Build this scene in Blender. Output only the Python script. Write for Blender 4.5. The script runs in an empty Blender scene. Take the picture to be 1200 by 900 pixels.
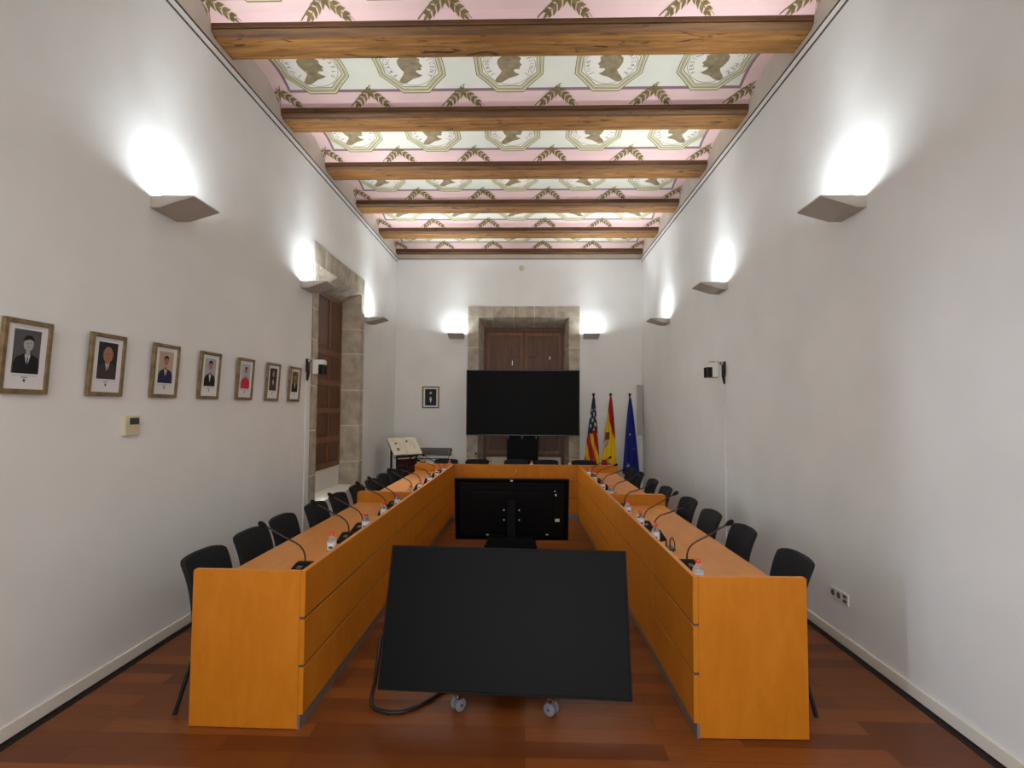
import bpy, bmesh, math, random
from mathutils import Vector, Matrix
random.seed(7)
S = bpy.context.scene
COL = S.collection
PI = math.pi

# ------------------------------------------------------------------ materials
def srgb(r, g, b):
    f = lambda c: (c/255/12.92) if c/255 <= .04045 else ((c/255+.055)/1.055)**2.4
    return (f(r), f(g), f(b), 1)

def mat(name, rgb, rough=.6, metal=0, spec=.5, trans=0, ior=1.45, emit=None, noise=0, nscale=20, bump=0, bscale=60, coat=0, alpha=1):
    m = bpy.data.materials.new(name); m.use_nodes = True
    N = m.node_tree.nodes; L = m.node_tree.links; p = N['Principled BSDF']
    c = srgb(*rgb)
    p.inputs['Base Color'].default_value = c
    p.inputs['Roughness'].default_value = rough
    p.inputs['Metallic'].default_value = metal
    p.inputs['Specular IOR Level'].default_value = spec
    p.inputs['Transmission Weight'].default_value = trans
    p.inputs['IOR'].default_value = ior
    p.inputs['Coat Weight'].default_value = coat
    p.inputs['Alpha'].default_value = alpha
    if emit:
        p.inputs['Emission Color'].default_value = srgb(*rgb); p.inputs['Emission Strength'].default_value = emit
    tc = N.new('ShaderNodeTexCoord')
    if noise:
        t = N.new('ShaderNodeTexNoise'); t.inputs['Scale'].default_value = nscale; t.inputs['Detail'].default_value = 6
        L.new(tc.outputs['Object'], t.inputs['Vector'])
        r = N.new('ShaderNodeValToRGB')
        r.color_ramp.elements[0].position = .3; r.color_ramp.elements[1].position = .7
        r.color_ramp.elements[0].color = tuple(max(0, x*(1-noise)) for x in c[:3])+(1,)
        r.color_ramp.elements[1].color = tuple(min(1, x*(1+noise)) for x in c[:3])+(1,)
        L.new(t.outputs['Fac'], r.inputs['Fac']); L.new(r.outputs['Color'], p.inputs['Base Color'])
    if bump:
        t = N.new('ShaderNodeTexNoise'); t.inputs['Scale'].default_value = bscale; t.inputs['Detail'].default_value = 4
        L.new(tc.outputs['Object'], t.inputs['Vector'])
        b = N.new('ShaderNodeBump'); b.inputs['Strength'].default_value = bump; b.inputs['Distance'].default_value = .01
        L.new(t.outputs['Fac'], b.inputs['Height']); L.new(b.outputs['Normal'], p.inputs['Normal'])
    return m

def wood(name, dark, mid, light, scale=(1, 1, 1), rough=.45, knots=0, nscale=3, coat=0, spec=.5, bump=.0):
    """grain stretched along the axis whose scale is smallest"""
    m = bpy.data.materials.new(name); m.use_nodes = True
    N = m.node_tree.nodes; L = m.node_tree.links; p = N['Principled BSDF']
    p.inputs['Roughness'].default_value = rough; p.inputs['Coat Weight'].default_value = coat
    p.inputs['Specular IOR Level'].default_value = spec
    tc = N.new('ShaderNodeTexCoord'); mp = N.new('ShaderNodeMapping'); mp.inputs['Scale'].default_value = scale
    L.new(tc.outputs['Object'], mp.inputs['Vector'])
    t = N.new('ShaderNodeTexNoise'); t.inputs['Scale'].default_value = nscale; t.inputs['Detail'].default_value = 8
    t.inputs['Distortion'].default_value = .6; t.inputs['Roughness'].default_value = .6
    L.new(mp.outputs['Vector'], t.inputs['Vector'])
    r = N.new('ShaderNodeValToRGB'); e = r.color_ramp.elements
    e[0].position = .25; e[0].color = srgb(*dark); e[1].position = .75; e[1].color = srgb(*light)
    k = r.color_ramp.elements.new(.5); k.color = srgb(*mid)
    L.new(t.outputs['Fac'], r.inputs['Fac']); out = r.outputs['Color']
    if knots:
        mp2 = N.new('ShaderNodeMapping'); mp2.inputs['Scale'].default_value = (2.2, 9, 9); L.new(tc.outputs['Object'], mp2.inputs['Vector'])
        v = N.new('ShaderNodeTexNoise'); v.inputs['Scale'].default_value = 1.6; v.inputs['Detail'].default_value = 3; v.inputs['Distortion'].default_value = 1.2
        L.new(mp2.outputs['Vector'], v.inputs['Vector'])
        rr = N.new('ShaderNodeValToRGB'); rr.color_ramp.elements[0].position = .60; rr.color_ramp.elements[0].color = (0, 0, 0, 1)
        rr.color_ramp.elements[1].position = .70; rr.color_ramp.elements[1].color = (1, 1, 1, 1)
        L.new(v.outputs['Fac'], rr.inputs['Fac'])
        mul = N.new('ShaderNodeMath'); mul.operation = 'MULTIPLY'; mul.inputs[1].default_value = knots; L.new(rr.outputs['Color'], mul.inputs[0])
        mx = N.new('ShaderNodeMix'); mx.data_type = 'RGBA'; L.new(mul.outputs[0], mx.inputs[0]); L.new(out, mx.inputs[6])
        mx.inputs[7].default_value = srgb(52, 30, 18); out = mx.outputs[2]
    L.new(out, p.inputs['Base Color'])
    if bump:
        b = N.new('ShaderNodeBump'); b.inputs['Strength'].default_value = bump; b.inputs['Distance'].default_value = .01
        L.new(t.outputs['Fac'], b.inputs['Height']); L.new(b.outputs['Normal'], p.inputs['Normal'])
    return m

M = {}
M['plaster'] = mat('plaster', (234, 234, 232), .9, spec=.2, noise=.035, nscale=1.6, bump=.12, bscale=14)
M['plaster_band'] = mat('plaster_band', (205, 194, 182), .9, spec=.2, noise=.06, nscale=4, bump=.1)
M['trim_white'] = mat('trim_white', (232, 226, 214), .5)
M['dark_strip'] = mat('dark_strip', (28, 20, 18), .8)
M['cord'] = mat('cord', (60, 54, 50), .7)
M['stone'] = mat('stone', (176, 166, 150), .9, spec=.2, noise=.26, nscale=6, bump=.5, bscale=30)
M['mortar'] = mat('mortar', (214, 205, 186), .95, spec=.1, noise=.05)
M['lime'] = mat('lime', (236, 232, 222), .9, spec=.1, noise=.03)
M['maple'] = wood('maple', (178, 104, 16), (185, 111, 21), (193, 119, 30), (1.2, 1.2, .35), .5, nscale=9, spec=.2)
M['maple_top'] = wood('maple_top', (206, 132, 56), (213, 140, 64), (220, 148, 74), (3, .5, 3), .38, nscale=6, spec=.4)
M['alu'] = mat('alu', (92, 86, 82), .45, metal=.5)
M['kick'] = mat('kick', (128, 122, 122), .45, metal=.5)
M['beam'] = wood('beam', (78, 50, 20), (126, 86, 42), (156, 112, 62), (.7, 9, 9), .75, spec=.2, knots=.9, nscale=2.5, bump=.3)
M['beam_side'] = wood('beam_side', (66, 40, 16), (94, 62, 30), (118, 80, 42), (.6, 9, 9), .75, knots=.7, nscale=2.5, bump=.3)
M['walnut'] = wood('walnut', (70, 40, 24), (94, 56, 34), (112, 70, 43), (6, 6, .7), .5, nscale=3)
M['walnut_hi'] = wood('walnut_hi', (92, 56, 32), (118, 74, 44), (134, 88, 54), (6, 6, .7), .45, nscale=3)
M['chair_fabric'] = mat('chair_fabric', (30, 31, 34), .85, spec=.25, bump=.2, bscale=400)
M['chair_shell'] = mat('chair_shell', (22, 22, 24), .5)
M['chair_metal'] = mat('chair_metal', (26, 26, 28), .4, metal=.3)
M['black'] = mat('black', (14, 14, 15), .5)
M['black_matt'] = mat('black_matt', (12, 12, 13), .7, spec=.2)
M['black_gloss'] = mat('black_gloss', (10, 10, 12), .22)
M['screen'] = mat('screen', (6, 6, 8), .42, spec=.10)
M['screen_far'] = mat('screen_far', (7, 7, 7), .5, spec=.12)
M['trolley'] = mat('trolley', (8, 8, 9), .6, spec=.2)
M['neck'] = mat('neck', (44, 24, 20), .5)  # maroon reflection put into the black neck's colour
M['chrome'] = mat('chrome', (215, 215, 218), .18, metal=1)
M['caster'] = mat('caster', (120, 124, 134), .45)
M['sconce'] = mat('sconce', (186, 178, 168), .6)
M['white_plastic'] = mat('white_plastic', (226, 224, 218), .4)
M['beige_plastic'] = mat('beige_plastic', (206, 196, 160), .5)
M['lcd'] = mat('lcd', (52, 62, 58), .3)
M['frame'] = wood('frame', (92, 76, 48), (122, 102, 68), (146, 124, 86), (8, 8, 8), .5, nscale=3)
M['paper'] = mat('paper', (226, 224, 224), .7)
M['cream'] = mat('cream', (232, 224, 200), .7)
M['ink'] = mat('ink', (90, 88, 92), .8)
M['skin'] = mat('skin', (164, 114, 92), .7)
M['skin_grey'] = mat('skin_grey', (170, 168, 166), .7)
M['hair_dark'] = mat('hair_dark', (28, 22, 20), .8)
M['hair_grey'] = mat('hair_grey', (110, 96, 86), .8)
M['suit_black'] = mat('suit_black', (26, 25, 27), .8)
M['suit_navy'] = mat('suit_navy', (38, 42, 66), .8)
M['suit_brown'] = mat('suit_brown', (62, 54, 50), .8)
M['suit_red'] = mat('suit_red', (186, 44, 56), .8)
M['shirt'] = mat('shirt', (215, 214, 216), .8)
M['bg_grey'] = mat('bg_grey', (88, 86, 86), .8)
M['bg_green'] = mat('bg_green', (36, 40, 34), .8)
M['bg_beige'] = mat('bg_beige', (184, 158, 138), .8)
M['bg_light'] = mat('bg_light', (176, 176, 186), .8)
M['bg_dark'] = mat('bg_dark', (44, 34, 34), .8)
M['bg_olive'] = mat('bg_olive', (112, 96, 60), .8)
M['cap'] = mat('cap', (214, 60, 38), .4)
M['label'] = mat('label', (228, 228, 232), .5)
M['label_print'] = mat('label_print', (70, 80, 110), .5)
M['pet'] = mat('pet', (236, 240, 242), .06, trans=.92, ior=1.33)
M['glass'] = mat('glass', (240, 246, 248), .02, trans=1, ior=1.45)
M['maroon'] = mat('maroon', (62, 18, 24), .35)
M['steel'] = mat('steel', (128, 122, 116), .45, metal=.6)
M['f_blue'] = mat('f_blue', (24, 44, 92), .75)
M['f_eu'] = mat('f_eu', (20, 40, 130), .7)
M['f_red'] = mat('f_red', (176, 22, 24), .75)
M['f_yellow'] = mat('f_yellow', (236, 200, 20), .75)
M['f_white'] = mat('f_white', (220, 216, 200), .75)
M['f_brown'] = mat('f_brown', (120, 60, 40), .75)
M['c_pink'] = mat('c_pink', (208, 178, 174), .95, spec=.1, noise=.05, nscale=3)
M['c_white'] = mat('c_white', (204, 202, 188), .95, spec=.1, noise=.04, nscale=3)
M['c_purple'] = mat('c_purple', (132, 104, 112), .95, spec=.1)
M['c_rose'] = mat('c_rose', (214, 180, 178), .95, spec=.1)
M['c_olive'] = mat('c_olive', (196, 188, 156), .95, spec=.1, noise=.05, nscale=9)
M['c_line'] = mat('c_line', (108, 100, 70), .95, spec=.1)
M['c_leaf'] = mat('c_leaf', (112, 98, 62), .95, spec=.1, noise=.35, nscale=25)
M['c_bust'] = mat('c_bust', (132, 118, 92), .95, spec=.1, noise=.25, nscale=14)
M['c_text'] = mat('c_text', (84, 80, 72), .95, spec=.1)
M['c_disc'] = mat('c_disc', (214, 208, 196), .95, spec=.1)

def floor_mat():
    m = bpy.data.materials.new('parquet'); m.use_nodes = True
    N = m.node_tree.nodes; L = m.node_tree.links; p = N['Principled BSDF']
    tc = N.new('ShaderNodeTexCoord')
    b = N.new('ShaderNodeTexBrick'); b.inputs['Scale'].default_value = 1
    b.inputs['Brick Width'].default_value = 1.15; b.inputs['Row Height'].default_value = .125
    b.inputs['Mortar Size'].default_value = .0012; b.inputs['Mortar Smooth'].default_value = .2; b.offset = .37
    b.inputs['Color1'].default_value = srgb(102, 52, 22); b.inputs['Color2'].default_value = srgb(142, 80, 34)
    b.inputs['Mortar'].default_value = srgb(66, 36, 22); b.inputs['Bias'].default_value = -.1
    L.new(tc.outputs['Object'], b.inputs['Vector'])
    mp = N.new('ShaderNodeMapping'); mp.inputs['Scale'].default_value = (1.2, 14, 1); L.new(tc.outputs['Object'], mp.inputs['Vector'])
    t = N.new('ShaderNodeTexNoise'); t.inputs['Scale'].default_value = 5; t.inputs['Detail'].default_value = 8; L.new(mp.outputs['Vector'], t.inputs['Vector'])
    mr = N.new('ShaderNodeMapRange'); mr.inputs[3].default_value = .72; mr.inputs[4].default_value = 1.2; L.new(t.outputs['Fac'], mr.inputs[0])
    mx = N.new('ShaderNodeMix'); mx.data_type = 'RGBA'; mx.blend_type = 'MULTIPLY'; mx.inputs[0].default_value = 1
    L.new(b.outputs['Color'], mx.inputs[6]); L.new(mr.outputs[0], mx.inputs[7]); L.new(mx.outputs[2], p.inputs['Base Color'])
    p.inputs['Roughness'].default_value = .34; p.inputs['Specular IOR Level'].default_value = .3
    return m
M['parquet'] = floor_mat()

# ------------------------------------------------------------------ mesh helpers
class MB:
    def __init__(s): s.bm = bmesh.new(); s.mats = []; s.mi = 0
    def use(s, m):
        if m not in s.mats: s.mats.append(m)
        s.mi = s.mats.index(m); return s
    def _f(s, vs):
        try:
            f = s.bm.faces.new(vs); f.material_index = s.mi; return f
        except ValueError: return None
    def box(s, x0, x1, y0, y1, z0, z1, bev=0, rot=None, seg=1):
        v = [s.bm.verts.new(c) for c in ((x0,y0,z0),(x1,y0,z0),(x1,y1,z0),(x0,y1,z0),(x0,y0,z1),(x1,y0,z1),(x1,y1,z1),(x0,y1,z1))]
        fs = [s._f([v[i] for i in q]) for q in ((0,3,2,1),(4,5,6,7),(0,1,5,4),(1,2,6,5),(2,3,7,6),(3,0,4,7))]
        if rot is not None: bmesh.ops.transform(s.bm, matrix=rot, verts=v)
        if bev:
            es = list({e for f in fs for e in f.edges})
            r = bmesh.ops.bevel(s.bm, geom=es, offset=bev, segments=seg, affect='EDGES', profile=.5)
            for f in r['faces']: f.material_index = s.mi
        return s
    def prism(s, poly, axis, a, b, bev=0):
        """poly: 2D points; axis: extrusion axis 0/1/2, from a to b"""
        def P(p, t):
            if axis == 0: return (t, p[0], p[1])
            if axis == 1: return (p[0], t, p[1])
            return (p[0], p[1], t)
        va = [s.bm.verts.new(P(p, a)) for p in poly]; vb = [s.bm.verts.new(P(p, b)) for p in poly]
        n = len(poly); fs = [s._f(va[::-1]), s._f(vb)]
        for i in range(n): fs.append(s._f([va[i], va[(i+1) % n], vb[(i+1) % n], vb[i]]))
        if bev:
            es = list({e for f in fs if f for e in f.edges})
            r = bmesh.ops.bevel(s.bm, geom=es, offset=bev, segments=1, affect='EDGES')
            for f in r['faces']: f.material_index = s.mi
        return s
    def tube(s, pts, r, n=10, cap=True):
        pts = [Vector(p) for p in pts]; rings = []
        rr = r if isinstance(r, (list, tuple)) else [r]*len(pts)
        up = Vector((0, 0, 1)); prev = None
        for i, p in enumerate(pts):
            d = (pts[min(i+1, len(pts)-1)]-pts[max(i-1, 0)]).normalized()
            if prev is None:
                a = d.orthogonal().normalized() if abs(d.dot(up)) > .95 else d.cross(up).normalized()
            else: a = (prev-d*prev.dot(d)).normalized()
            prev = a; b = d.cross(a)
            rings.append([s.bm.verts.new(p+(a*math.cos(2*PI*k/n)+b*math.sin(2*PI*k/n))*rr[i]) for k in range(n)])
        for A, B in zip(rings, rings[1:]):
            for k in range(n): s._f([A[k], A[(k+1) % n], B[(k+1) % n], B[k]])
        if cap: s._f(rings[0][::-1]); s._f(rings[-1])
        return s
    def lathe(s, prof, n=20, org=(0, 0, 0), axis='z'):
        """prof: (r, h) points"""
        rings = []
        for r, h in prof:
            ring = []
            for k in range(n):
                c, q = math.cos(2*PI*k/n)*r, math.sin(2*PI*k/n)*r
                v = (c, q, h) if axis == 'z' else ((h, c, q) if axis == 'x' else (q, h, c))
                ring.append(s.bm.verts.new((v[0]+org[0], v[1]+org[1], v[2]+org[2])))
            rings.append(ring)
        for A, B in zip(rings, rings[1:]):
            for k in range(n): s._f([A[k], A[(k+1) % n], B[(k+1) % n], B[k]])
        s._f(rings[0][::-1]); s._f(rings[-1]); return s
    def grid(s, fn, nu, nv, thick=0):
        g = [[s.bm.verts.new(fn(i/nu, j/nv)) for j in range(nv+1)] for i in range(nu+1)]
        for i in range(nu):
            for j in range(nv): s._f([g[i][j], g[i+1][j], g[i+1][j+1], g[i][j+1]])
        return g
    def poly(s, pts): return s._f([s.bm.verts.new(p) for p in pts])
    def build(s, name, parent=None, smooth=None, m=None):
        if m: s.mats = [m]
        bmesh.ops.recalc_face_normals(s.bm, faces=s.bm.faces)
        me = bpy.data.meshes.new(name); s.bm.to_mesh(me); s.bm.free()
        for x in s.mats: me.materials.append(M[x])
        o = bpy.data.objects.new(name, me); COL.objects.link(o)
        if smooth is not None:
            for p in me.polygons: p.use_smooth = True
            me.set_sharp_from_angle(angle=math.radians(smooth))
        if parent: o.parent = parent
        return o

def nb(m): return MB().use(m)
def thing(name, label, cat, loc=(0, 0, 0), rz=0, group=None):
    o = bpy.data.objects.new(name, None); COL.objects.link(o); o.empty_display_size = .1
    o.location = loc; o.rotation_euler = (0, 0, rz); return tag(o, label, cat, group)
def tag(o, label, cat, group=None):
    o['label'] = label; o['category'] = cat
    if group: o['group'] = group
    return o
def struct(o, label=None):
    o['kind'] = 'structure'
    if label: o['label'] = label
    return o
def dup(o, parent=None):
    c = o.copy(); COL.objects.link(c)
    if parent: c.parent = parent
    for ch in [x for x in KIDS.get(o.name, [])]: KIDS.setdefault(c.name, []).append(dup(ch, c))
    return c
KIDS = {}
def index_kids():
    KIDS.clear()
    for o in bpy.data.objects:
        if o.parent: KIDS.setdefault(o.parent.name, []).append(o)
def place(o, loc, rz, label, group=None):
    o.location = loc; o.rotation_euler = (0, 0, rz); o['label'] = label
    if group: o['group'] = group
    return o

# ------------------------------------------------------------------ measures
XL, XR, YB, YF = -2.715, 2.378, 10.88, -2.6
ZC = 5.04         # springing of the little ceiling vaults / top of the beams
TH = .32
BEAM0, PITCH, BW = 4.32, 1.29, .37

# ------------------------------------------------------------------ room shell
def wall_boxes(mb, cuts, a0, a1, put):
    """vertical slab from a0..a1 with rectangular cuts (b0,b1,z0,z1); put(b0,b1,z0,z1,mat)"""
    b = a0
    for c0, c1, z0, z1 in sorted(cuts):
        put(b, c0, 0, 4.86, 'plaster')
        if z0 > 0: put(c0, c1, 0, z0, 'plaster')
        put(c0, c1, z1, 4.86, 'plaster'); b = c1
    put(b, a1, 0, 4.86, 'plaster'); put(a0, a1, 4.86, 5.35, 'plaster_band')

w = MB()
wall_boxes(w, [(-.75, .62, 0, 2.35), (6.59, 8.70, .5, 3.87)], YF, YB, lambda b0, b1, z0, z1, m: w.use(m).box(XL-TH, XL, b0, b1, z0, z1))
struct(w.build('wall_left'))
w = MB()
wall_boxes(w, [], YF, YB, lambda b0, b1, z0, z1, m: w.use(m).box(XR, XR+TH, b0, b1, z0, z1))
struct(w.build('wall_right'))
w = MB()
wall_boxes(w, [(-1.215, 1.10, .45, 3.86)], XL-TH, XR+TH, lambda b0, b1, z0, z1, m: w.use(m).box(b0, b1, YB, YB+.46, z0, z1))
struct(w.build('wall_back'))
w = MB()
wall_boxes(w, [(-2.3, 2.0, .35, 2.85)], XL-TH, XR+TH, lambda b0, b1, z0, z1, m: w.use(m).box(b0, b1, YF-TH, YF, z0, z1))  # opening added out of view to hold the fill panels
struct(w.build('wall_front'))
struct(nb('parquet').box(XL-TH, XR+TH, YF-TH, YB+.46, -.1, 0).build('floor'))

for nm, x0, x1 in (('baseboard_left', XL, XL+.016), ('baseboard_right', XR-.016, XR)):
    cuts = [(YF, -.75), (.62, YB)] if 'left' in nm else [(YF, YB)]
    b = nb('trim_white')
    for c0, c1 in cuts: b.box(x0, x1, c0, c1, .012, .088, .003)
    struct(b.build(nm))
struct(nb('trim_white').box(XL+.016, XR-.016, YB-.016, YB, .012, .088, .003).build('baseboard_back'))
struct(nb('dark_strip').box(XL, XL+.055, .62, YB, 0, .004).build('trim_1'))  # flat dark strips on the floor along both side walls
struct(nb('dark_strip').box(XR-.055, XR, YF, YB, 0, .004).build('trim_2'))
# moulding + dark cord high on the walls
for i, (xa, xb, xc) in enumerate(((XL, XL+.012, XL+.012), (XR-.012, XR, XR-.012))):
    b = nb('plaster').box(xa, xb, YF, YB, 4.803, 4.86, .003)
    b.use('cord').box(min(xa, xb)-.001, max(xa, xb)+.004 if i == 0 else xb, YF, YB, 4.861, 4.873) if i == 0 else b.use('cord').box(xa-.004, xb, YF, YB, 4.861, 4.873)
    b.use('cord').box(xa, xb+.001, YF, YB, 4.795, 4.801) if i == 0 else b.use('cord').box(xa-.001, xb, YF, YB, 4.795, 4.801)
    struct(b.build('trim_%d' % (3+i)))
struct(nb('cord').box(XL+.01, XR-.01, YB-.01, YB, 4.845, 4.857).build('trim_5'))

# ------------------------------------------------------------------ painted vaulted ceiling
R_ = (.46**2+.15**2)/(2*.15)
def vz(d):
    d = max(-.46, min(.46, d)); return 5.19-R_+math.sqrt(R_*R_-d*d)
GLY = {}
def glyph(ch):
    if ch in GLY: return GLY[ch]
    cu = bpy.data.curves.new('g', 'FONT'); cu.body = ch; cu.size = 1; cu.align_x = 'CENTER'; cu.resolution_u = 1
    o = bpy.data.objects.new('g', cu); COL.objects.link(o); bpy.context.view_layer.update()
    me = o.evaluated_get(bpy.context.evaluated_depsgraph_get()).to_mesh()
    GLY[ch] = ([tuple(v.co[:2]) for v in me.vertices], [tuple(p.vertices) for p in me.polygons])
    o.evaluated_get(bpy.context.evaluated_depsgraph_get()).to_mesh_clear()
    bpy.data.objects.remove(o); bpy.data.curves.remove(cu); return GLY[ch]

class Paint:
    """flat pattern pieces in one bay: local x (world X), d (world Y offset from the bay centre)"""
    def __init__(s): s.pieces = []
    def add(s, pts, m, lay): s.pieces.append((pts, m, lay))
    def strip(s, a, b, w_, m, lay):
        a = Vector(a); b = Vector(b); n = (b-a).orthogonal().normalized()*w_/2
        s.add([a-n, b-n, b+n, a+n], m, lay)
    def ring(s, c, ro, ri, m, lay, n=8, ph=PI/8):
        for k in range(n):
            a0, a1 = ph+2*PI*k/n, ph+2*PI*(k+1)/n
            s.add([(c[0]+ro*math.cos(a0), c[1]+ro*math.sin(a0)), (c[0]+ro*math.cos(a1), c[1]+ro*math.sin(a1)),
                   (c[0]+ri*math.cos(a1), c[1]+ri*math.sin(a1)), (c[0]+ri*math.cos(a0), c[1]+ri*math.sin(a0))], m, lay)
def leaflet(P, p, ang, ln, wd, lay=6):
    d = Vector((math.cos(ang), math.sin(ang))); n = Vector((-d.y, d.x)); p = Vector(p)
    P.add([p, p+d*ln*.4+n*wd, p+d*ln, p+d*ln*.45-n*wd], 'c_leaf', lay)
def sprig(P, x, s):
    """two hanging leafy garlands; s=+1 on the far edge of the bay"""
    ap = Vector((x, .30*s))
    P.strip((x-.24, .452*s), (x+.03, .235*s), .010, 'c_line', 6)
    P.strip((x+.06, .33*s), (x+.22, .452*s), .004, 'c_line', 5)
    for q in (-1, 1):
        end = Vector((x+.175*q, .445*s))
        P.strip(ap, end, .006, 'c_leaf', 6)
        for k in range(4):
            p = ap.lerp(end, .02+k*.24)
            base = math.atan2(end.y-ap.y, end.x-ap.x)
            for t in (-.62, .56): leaflet(P, p, base+t, .092-.008*k, .018)
        leaflet(P, end-(end-ap)*.15, math.atan2(end.y-ap.y, end.x-ap.x), .06, .014)
        leaflet(P, ap, -PI/2*s+.5*q, .05, .010)
P = Paint()
x0, x1 = XL, XR
P.add([(x0, -.46), (x1, -.46), (x1, .46), (x0, .46)], 'c_pink', 0)
for s in (-1, 1): P.add([(x0, .40*s), (x1, .40*s), (x1, .46*s), (x0, .46*s)], 'c_rose', 1)
PX0, PX1, PD = -2.545, 2.222, .30
P.add([(PX0, -PD), (PX1, -PD), (PX1, PD), (PX0, PD)], 'c_white', 1)
for s in (-1, 1): P.strip((PX0-.01, PD*s), (PX1+.01, PD*s), .03, 'c_purple', 2)
for xx in (PX0, PX1): P.strip((xx, -PD), (xx, PD), .03, 'c_purple', 2)
OC = [-2.19, -1.185, -.185, .825, 1.855]
NAMES = ['JUAN  DE  PABLO', 'FRANCISCO  VICENT', 'JERONIMO  MONTESINOS', 'JUAN  BTA  PASCALE', 'FERDINAN   LUIS  MEZ']
BUST = [(-.075, .115), (-.04, .135), (.01, .14), (.055, .12), (.085, .08), (.092, .03), (.085, .0), (.075, -.03), (.06, -.05),
        (.075, -.08), (.105, -.115), (.12, -.14), (.10, -.155), (.06, -.15), (.0, -.115), (-.05, -.1), (-.08, -.085), (-.05, -.07), (-.03, -.045),
        (-.045, -.035), (-.075, -.035), (-.085, -.02), (-.078, -.008), (-.088, .0), (-.098, .012), (-.086, .03), (-.08, .05), (-.088, .075), (-.092, .095)]
for i, cx in enumerate(OC):
    c = (cx, -.015)
    k8 = 1/math.cos(PI/8)
    P.ring(c, .345*k8, .0, 'c_olive', 3)
    for r0, wd in ((.345, .008), (.318, .006), (.306, .005), (.280, .007)): P.ring(c, r0*k8, (r0-wd)*k8, 'c_line', 5)
    P.ring(c, .272*k8, 0, 'c_disc', 4)
    P.ring(c, .266, .261, 'c_line', 5, 28, 0)
    f = -1 if i < 3 else 1
    # the busts stand with their crowns towards the entrance side: mirrored pairs
    P.add([(c[0]+bx*f*1.3, c[1]-bz*1.42+.02) for bx, bz in BUST], 'c_bust', 6)
    txt = NAMES[i]; n = len(txt)
    for k, ch in enumerate(txt):
        if ch == ' ': continue
        a = math.radians(128-256*k/(n-1))      # 0 = crown side, goes from lower left over the crown to lower right
        vs, fs = glyph(ch)
        # reading direction seen from below with 'up' = -Y: right = +X
        ux, ud = -math.sin(a), -math.cos(a)          # outward (towards letter tops)
        tx, td = math.cos(a), -math.sin(a)           # along the text
        for fc in fs:
            P.add([(c[0]+ux*(.204+.064*vs[v][1])+tx*.062*vs[v][0], c[1]+ud*(.204+.064*vs[v][1])+td*.062*vs[v][0]) for v in fc], 'c_text', 6)
for x in (-2.66, -1.69, -.69, .32, 1.335, 2.33):
    for s in (-1, 1): sprig(P, x, s)

def ceiling():
    bm = bmesh.new(); mats = []; cuts = [-.46+.046*k for k in range(1, 20)]
    for pts, m, lay in P.pieces:
        if m not in mats: mats.append(m)
        pts = [tuple(p) for p in pts]
        pts = [(min(max(p[0], XL), XR), min(max(p[1], -.46), .46)) for p in pts]
        uniq = [p for k, p in enumerate(pts) if p != pts[k-1]]
        if len(uniq) < 3: continue
        t = bmesh.new()
        try: t.faces.new([t.verts.new((p[0], p[1], 0)) for p in uniq])
        except ValueError: t.free(); continue
        lo, hi = min(p[1] for p in uniq), max(p[1] for p in uniq)
        if m == 'c_bust': bmesh.ops.triangulate(t, faces=t.faces[:])
        for c in cuts:
            if lo+1e-4 < c < hi-1e-4:
                bmesh.ops.bisect_plane(t, geom=t.verts[:]+t.edges[:]+t.faces[:], plane_co=(0, c, 0), plane_no=(0, 1, 0))
        off = lay*.0007
        vm = {v: (v.co.x, v.co.y, vz(v.co.y)-off) for v in t.verts}
        for f in t.faces:
            quad = [vm[v] for v in f.verts]
            yield_list.append((quad, mats.index(m)))
        t.free()
    return mats
yield_list = []
mats_c = ceiling()
bm = bmesh.new()
bay_y = [BEAM0+BW+(PITCH-BW)/2+PITCH*k for k in range(-6, 5)]
for yc in bay_y:
    if yc+.46 < YF: continue
    for quad, mi in yield_list:
        f = bm.faces.new([bm.verts.new((q[0], q[1]+yc, q[2])) for q in quad]); f.material_index = mi
        f.normal_update()
        if f.normal.z > 0: f.normal_flip()
me = bpy.data.meshes.new('ceiling'); bm.to_mesh(me); bm.free()
for m in mats_c: me.materials.append(M[m])
o = bpy.data.objects.new('ceiling', me); COL.objects.link(o); struct(o, 'white and pink painted vaulted ceiling with octagonal busts and leaf sprigs')
# solid slab above so no light leaks (roof over the vaults)
struct(nb('plaster_band').box(XL-TH, XR+TH, YF-TH, YB+.46, 5.35, 5.45).build('trim_6'))

ORD = ['nearest', 'second', 'third', 'fourth', 'fifth', 'sixth', 'seventh', 'eighth', 'ninth', 'tenth']
vis = 0
for k in range(-5, 6):
    y0 = BEAM0+PITCH*k
    y1 = min(y0+BW, YB-.002)
    if y0 < YF: continue
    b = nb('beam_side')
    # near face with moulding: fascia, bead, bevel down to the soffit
    prof = [(y0, 5.20), (y0, 5.000), (y0+.010, 4.996), (y0+.010, 4.986), (y0+.0, 4.980), (y0+.012, 4.968), (y0+.04, 4.958), (y0+.055, 4.945), (y1-.03, 4.945), (y1-.022, 4.960), (y1, 4.976), (y1-.008, 4.982), (y1-.008, 4.992), (y1, 5.0), (y1, 5.20)]  # far lower edge keeps the darker wood as a painted shadow line
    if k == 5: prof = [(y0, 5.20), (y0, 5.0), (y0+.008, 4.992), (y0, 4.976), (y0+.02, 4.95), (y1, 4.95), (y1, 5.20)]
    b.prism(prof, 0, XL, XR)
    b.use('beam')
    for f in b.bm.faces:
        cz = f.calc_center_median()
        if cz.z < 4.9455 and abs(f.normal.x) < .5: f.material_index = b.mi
    if k >= 0: lb = '%s ceiling beam counted from the camera, brown knotty timber' % ['nearest', 'second', 'third', 'fourth', 'fifth', 'farthest'][k]
    else: lb = 'brown knotty timber ceiling beam behind the camera'
    ob = b.build('ceiling_beam'); tag(ob, lb, 'beam', 'ceiling beams')

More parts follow.
